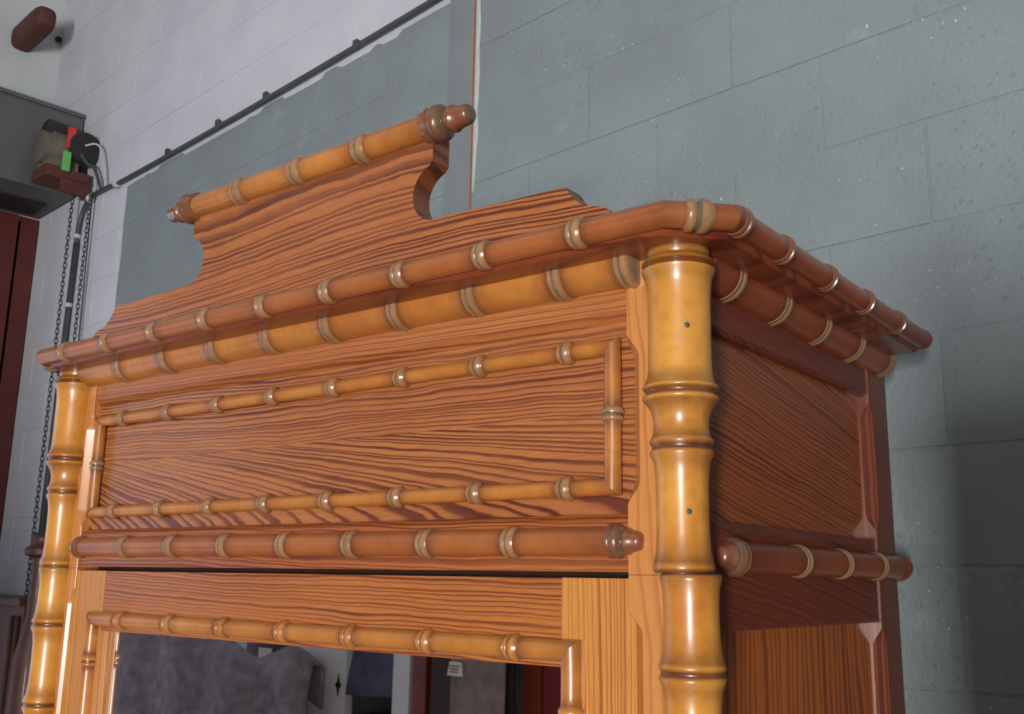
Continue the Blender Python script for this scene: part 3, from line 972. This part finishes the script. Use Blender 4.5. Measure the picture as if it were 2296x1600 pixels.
# hand chains: real links
def chain(name, u, n, z1, z0, label, pitch=0.0165):
    vs, fs = [], []
    c = int((z1 - z0) / pitch)
    L, Wd, r = 0.0078, 0.0050, 0.0017
    for i in range(c):
        z = z1 - (i + 0.5) * pitch
        side = DR if i % 2 == 0 else NN
        b0 = len(vs)
        m, q = 12, 5
        for a in range(m):
            t = 2 * math.pi * a / m
            ctr = side * (Wd * math.cos(t)) + Vector((0, 0, L * math.sin(t) + (0.003 if math.sin(t) > 0 else -0.003)))
            rad = (side * math.cos(t) + Vector((0, 0, math.sin(t)))).normalized()
            oth = NN if i % 2 == 0 else DR
            for k in range(q):
                p = 2 * math.pi * k / q
                v = ctr + r * (math.cos(p) * rad + math.sin(p) * oth)
                w_ = P0 + DR * u + NN * n + v
                vs.append(V(w_.x, w_.y, z + v.z))
        for a in range(m):
            for k in range(q):
                fs.append((b0 + a * q + k, b0 + a * q + (k + 1) % q, b0 + ((a + 1) % m) * q + (k + 1) % q, b0 + ((a + 1) % m) * q + k))
    return tag(mk(name, vs, fs, M['chain'], smooth=True), label, 'chain')


chain('hand_chain', -2.915, 0.040, 1.16, -0.75, 'steel hand chain hanging left of the dark drop pipe')
chain('hand_chain', -2.790, 0.030, 1.16, -0.75, 'steel hand chain hanging right of the dark drop pipe')
tag(tube('pull_cord', [WP(-2.80, 0.02, 1.10), WP(-2.78, 0.015, 0.3), WP(-2.77, 0.015, -0.7)], 0.0022, M['cable'], seg=6), 'thin grey cord hanging on the white wall beside the grey paint edge', 'cord')

# brown stub with rounded end high in the corner of the left wall
ss = []
for (uu, k) in ((-3.34, 1.0), (-3.15, 1.0), (-3.115, 0.97), (-3.09, 0.86), (-3.075, 0.66), (-3.07, 0.35)):
    ring = []
    for j in range(16):
        a = 2 * math.pi * j / 16
        ring.append(WP(uu, 0.142 + 0.040 * k * math.copysign(abs(math.cos(a)) ** 0.6, math.cos(a)), 1.832 + 0.047 * k * math.copysign(abs(math.sin(a)) ** 0.6, math.sin(a))))
    ss.append(ring)
tag(loft('steel_stub', ss, M['rust'], smooth=True, auto=50), 'brown round-ended steel stub sticking out of the upper left corner wall', 'beam end')
for i, (n, z) in enumerate(((0.000, 2.075), (0.004, 1.885))):
    c = P0 + DR * UL + NN * (n + 0.01) + Vector((0, 0, z))
    tag(lathe('wall_bolt', [(0, 0.008, 0), (0.001, 0.012, 0), (0.012, 0.011, 0), (0.014, 0.005, 0)], tuple(c), tuple(DR), (0, 0, 1), M['black'], seg=8),
        ('small dark bolt above the brown steel stub', 'small dark bolt below the brown steel stub')[i], 'bolt')

# dark carved bedstead behind the wardrobe's left post
bd = empty('carved_bedstead', WP(-2.3, 0.30, FLOOR))
tag(bd, 'dark carved wooden bedstead end leaning by the white wall behind the wardrobe', 'bedstead')


def bp(u, n): return P0 + DR * u + NN * n


lathe('bed_post', [(0, 0.03, 0), (0.9, 0.034, 0), (1.20, 0.034, 0), (1.25, 0.044, 0), (1.40, 0.042, 0), (1.46, 0.030, 0), (1.50, 0.024, 0), (1.60, 0.022, 0), (1.645, 0.026, 0)],
      tuple(bp(-2.150, 0.30) + Vector((0, 0, FLOOR))), (0, 0, 1), (1, 0, 0), M['darkwood'], bd, seg=20)
lathe('post_cap', [(1.640, 0.026, 0), (1.648, 0.044, 0), (1.662, 0.046, 0), (1.672, 0.034, 0), (1.690, 0.030, 0), (1.697, 0.036, 0), (1.703, 0.022, 0)],
      tuple(bp(-2.150, 0.30) + Vector((0, 0, FLOOR))), (0, 0, 1), (1, 0, 0), M['darkwood'], bd, seg=8)
mk('head_panel', [WP(u, n, z) for u in (-3.0, -2.19) for n in (0.285, 0.315) for z in (FLOOR + 0.2, -0.235)], BOXF, M['darkwood'], bd, bevel=0.003)
loft('top_rail', [[WP(-3.0 + i * 0.082, 0.27, -0.235), WP(-3.0 + i * 0.082, 0.33, -0.235), WP(-3.0 + i * 0.082, 0.335, -0.215 + 0.006 * math.sin(i * 1.9)), WP(-3.0 + i * 0.082, 0.265, -0.215 + 0.006 * math.sin(i * 1.9))] for i in range(11)], M['darkwood'], bd)
for u in (-2.215, -2.25, -2.42, -2.46, -2.63):
    tube('carved_bead', [WP(u, 0.318, -0.26), WP(u, 0.318, -0.9), WP(u, 0.318, FLOOR + 0.3)], 0.008, M['darkwood'], bd, seg=8)

# ================================================================== FURNITURE FACING THE MIRROR
RY = -1.20


def interp(x, pts):
    for (x0, y0), (x1, y1) in zip(pts, pts[1:]):
        if x0 <= x <= x1:
            t = (x - x0) / (x1 - x0)
            return y0 + (y1 - y0) * t
    return pts[0][1] if x < pts[0][0] else pts[-1][1]


def drape(name, x0, x1, yf, depth, top, mat, label, seed, drop=1.2, zb=FLOOR + 0.005, nx=70, amp=0.018):
    """blanket thrown over something: front fall, crest and back fall"""
    rng = random.Random(seed)
    ph = [(rng.uniform(9, 26), rng.uniform(0, 6.3), rng.uniform(0.4, 1.0)) for _ in range(5)]
    vs, fs = [], []
    rows = 26
    for i in range(nx + 1):
        x = x0 + (x1 - x0) * i / nx
        zt = interp(x, top)
        for j in range(rows + 1):
            if j <= 18:
                f = j / 18
                z = zb + (zt - zb) * f
                w = (1 - 0.75 * f)
                y = yf + amp * w * sum(c * math.sin(a * x + b_ + 1.5 * f) for a, b_, c in ph) * 0.5 - 0.012 * f * f
                if j == 18:
                    y -= 0.012
            else:
                f = (j - 18) / (rows - 18)
                y = yf - 0.03 - depth * min(1, f * 1.6)
                z = zt - 0.01 * f if f < 0.62 else zt - 0.01 - (f - 0.62) * drop
            vs.append(V(x, y, z))
    for i in range(nx):
        for j in range(rows):
            a = i * (rows + 1) + j
            fs.append((a, a + 1, a + rows + 2, a + rows + 1))
    o = mk(name, vs, fs, mat, smooth=True)
    md = o.modifiers.new('thickness', 'SOLIDIFY')
    md.thickness = 0.008
    return tag(o, label, 'blanket')


drape('draped_blanket', -2.05, -0.862, RY, 0.03, [(-2.05, -0.26), (-1.5, -0.29), (-1.27, -0.352), (-1.18, -0.385), (-1.115, -0.400), (-1.05, -0.378), (-0.967, -0.352), (-0.93, -0.365), (-0.862, -0.395)],
      M['blanket'], 'grey blanket with a peaked corner, leftmost in the wardrobe mirror', 3, drop=0.3, amp=0.045)

# white painted cupboard with an open front
wc = empty('white_cupboard', V(-0.75, -1.45, FLOOR))
tag(wc, 'white painted cupboard with a diamond keyhole plate, seen in the wardrobe mirror', 'cupboard')
wy = RY - 0.105
box('front_stile', -1.020, -0.814, wy - 0.03, wy, FLOOR, -0.22, M['cream'], wc)
box('front_stile', -0.628, -0.566, wy - 0.03, wy, FLOOR, -0.22, M['cream'], wc)
box('top_rail', -0.814, -0.628, wy - 0.03, wy, -0.30, -0.22, M['cream'], wc)
box('bottom_rail', -0.814, -0.628, wy - 0.03, wy, FLOOR, FLOOR + 0.12, M['cream'], wc)
box('back', -1.02, -0.566, wy - 0.45, wy - 0.43, FLOOR, -0.22, M['cream'], wc)
box('side', -1.02, -1.00, wy - 0.43, wy - 0.03, FLOOR, -0.22, M['cream'], wc)
box('side', -0.586, -0.566, wy - 0.43, wy - 0.03, FLOOR, -0.22, M['cream'], wc)
box('top', -1.03, -0.556, wy - 0.46, wy + 0.01, -0.22, -0.20, M['cream'], wc)
ex, ez = -0.842, -0.452
loft('keyhole_plate', [[V(ex, wy + d, ez - 0.032), V(ex + 0.004, wy + d, ez - 0.010), V(ex + 0.012, wy + d, ez), V(ex + 0.004, wy + d, ez + 0.010), V(ex, wy + d, ez + 0.032), V(ex - 0.004, wy + d, ez + 0.010), V(ex - 0.012, wy + d, ez), V(ex - 0.004, wy + d, ez - 0.010)] for d in (-0.002, 0.003)], M['deepbrown'], wc)
drape('hung_blanket', -0.812, -0.630, wy - 0.02, 0.2, [(-0.812, -0.32), (-0.63, -0.32)], M['blue_blanket'],
      'slate blue blanket hanging inside the white cupboard in the mirror', 8, drop=0.25, zb=-0.475, nx=30, amp=0.03)
tag(box('wooden_crate', -0.80, -0.64, wy - 0.40, wy - 0.035, FLOOR + 0.12, -0.53, M['deepbrown']), 'dark wooden box below the slate blue blanket in the mirror', 'box')

# tall mahogany furniture
mw = empty('mahogany_wardrobe', V(-0.46, -1.5, FLOOR))
tag(mw, 'dark mahogany wardrobe right of the white cupboard in the mirror', 'wardrobe')
box('body', -0.555, -0.362, wy - 0.5, wy - 0.02, FLOOR, -0.18, M['deepbrown'], mw)
box('corner_stile', -0.555, -0.505, wy - 0.03, wy, FLOOR, -0.18, M['mahogany'], mw)
box('door_panel', -0.497, -0.425, wy - 0.03, wy - 0.008, FLOOR + 0.1, -0.22, M['deepbrown'], mw)
box('corner_stile', -0.418, -0.362, wy - 0.03, wy, FLOOR, -0.18, M['mahogany'], mw)
box('top_board', -0.562, -0.357, wy - 0.52, wy + 0.015, -0.18, -0.15, M['mahogany'], mw)

drape('hung_blanket', -0.353, -0.178, RY - 0.02, 0.25, [(-0.353, -0.24), (-0.178, -0.25)], M['taupe_blanket'],
      'taupe grey blanket with a paper label, between mahogany furniture in the mirror', 12, nx=30, amp=0.016)
lb = empty('paper_label', V(-0.30, RY + 0.006, -0.37))
tag(lb, 'white paper label pinned on the taupe blanket in the mirror', 'label')
mk('paper', [V(-0.332, RY + 0.008, -0.384), V(-0.276, RY + 0.014, -0.384), V(-0.286, RY + 0.008, -0.351), V(-0.328, RY + 0.004, -0.351),
             V(-0.332, RY + 0.006, -0.384), V(-0.276, RY + 0.012, -0.384), V(-0.286, RY + 0.006, -0.351), V(-0.328, RY + 0.002, -0.351)],
   [(0, 1, 2, 3), (7, 6, 5, 4), (0, 4, 5, 1), (1, 5, 6, 2), (2, 6, 7, 3), (3, 7, 4, 0)], M['paper'], lb)

for k in range(3):
    w_ = 0.006 - 0.001 * k
    box('printed_line', -0.325 + 0.002 * k, -0.288 - 0.003 * k, RY + 0.0085, RY + 0.0100 + 0.001 * k, -0.362 - k * 0.007, -0.3595 - k * 0.007, M['ink'], lb, bevel=0)
mc = empty('mahogany_cabinet', V(0.0, -1.5, FLOOR))
tag(mc, 'mahogany cabinet with a maroon panel, rightmost in the wardrobe mirror', 'cabinet')
box('body', -0.172, 0.22, wy - 0.5, wy - 0.02, FLOOR, -0.20, M['deepbrown'], mc)
box('corner_stile', -0.172, -0.122, wy - 0.03, wy + 0.006, FLOOR, -0.20, M['mahogany'], mc)
box('door_panel', -0.120, 0.165, wy - 0.03, wy - 0.004, FLOOR + 0.1, -0.22, M['maroon'], mc)
box('corner_stile', 0.167, 0.22, wy - 0.03, wy + 0.006, FLOOR, -0.20, M['mahogany'], mc)
box('top_board', -0.18, 0.23, wy - 0.52, wy + 0.02, -0.20, -0.17, M['mahogany'], mc)

dc = empty('dark_cabinet', V(-1.2, -1.75, FLOOR))
tag(dc, 'dark cabinet with a pale tag behind the peaked grey blanket in the mirror', 'cabinet')
box('body', -1.62, -1.16, -1.95, -1.58, FLOOR, -0.15, M['deepbrown'], dc)
box('corner_stile', -1.36, -1.20, -1.58, -1.555, FLOOR, -0.15, M['mahogany'], dc)
box('paper_tag', -1.545, -1.475, -1.58, -1.574, -0.435, -0.395, M['paper'], dc)

# unseen dark wardrobe, added beyond the right edge to cast shade on the wall
rw_ = empty('shade_wardrobe', V(1.70, -0.24, FLOOR))
tag(rw_, 'plain dark mahogany wardrobe added out of view, right of the bamboo wardrobe, to shade the wall', 'wardrobe')
box('body', 1.390, 2.03, -0.510, -0.02, FLOOR + 0.05, 0.02, M['deepbrown'], rw_)
box('plinth', 1.385, 2.035, -0.515, -0.015, FLOOR, FLOOR + 0.05, M['mahogany'], rw_)
box('cornice', 1.376, 2.045, -0.53, 0.01, 0.02, 0.045, M['mahogany'], rw_, bevel=0.006)
for a, c in ((1.395, 1.70), (1.71, 2.015)):
    dd = box('door', a, c, -0.525, -0.510, FLOOR + 0.07, 0.0, M['mahogany'], rw_, bevel=0.003)
    kx = c - 0.03 if a < 1.55 else a + 0.03
    lathe('door_knob', [(0, 0.006, 0), (0.010, 0.006, 0), (0.014, 0.012, 0), (0.022, 0.012, 0), (0.026, 0.005, 0)], (kx, -0.525, -0.85), (0, -1, 0), (1, 0, 0), M['motor'], dd, seg=14)
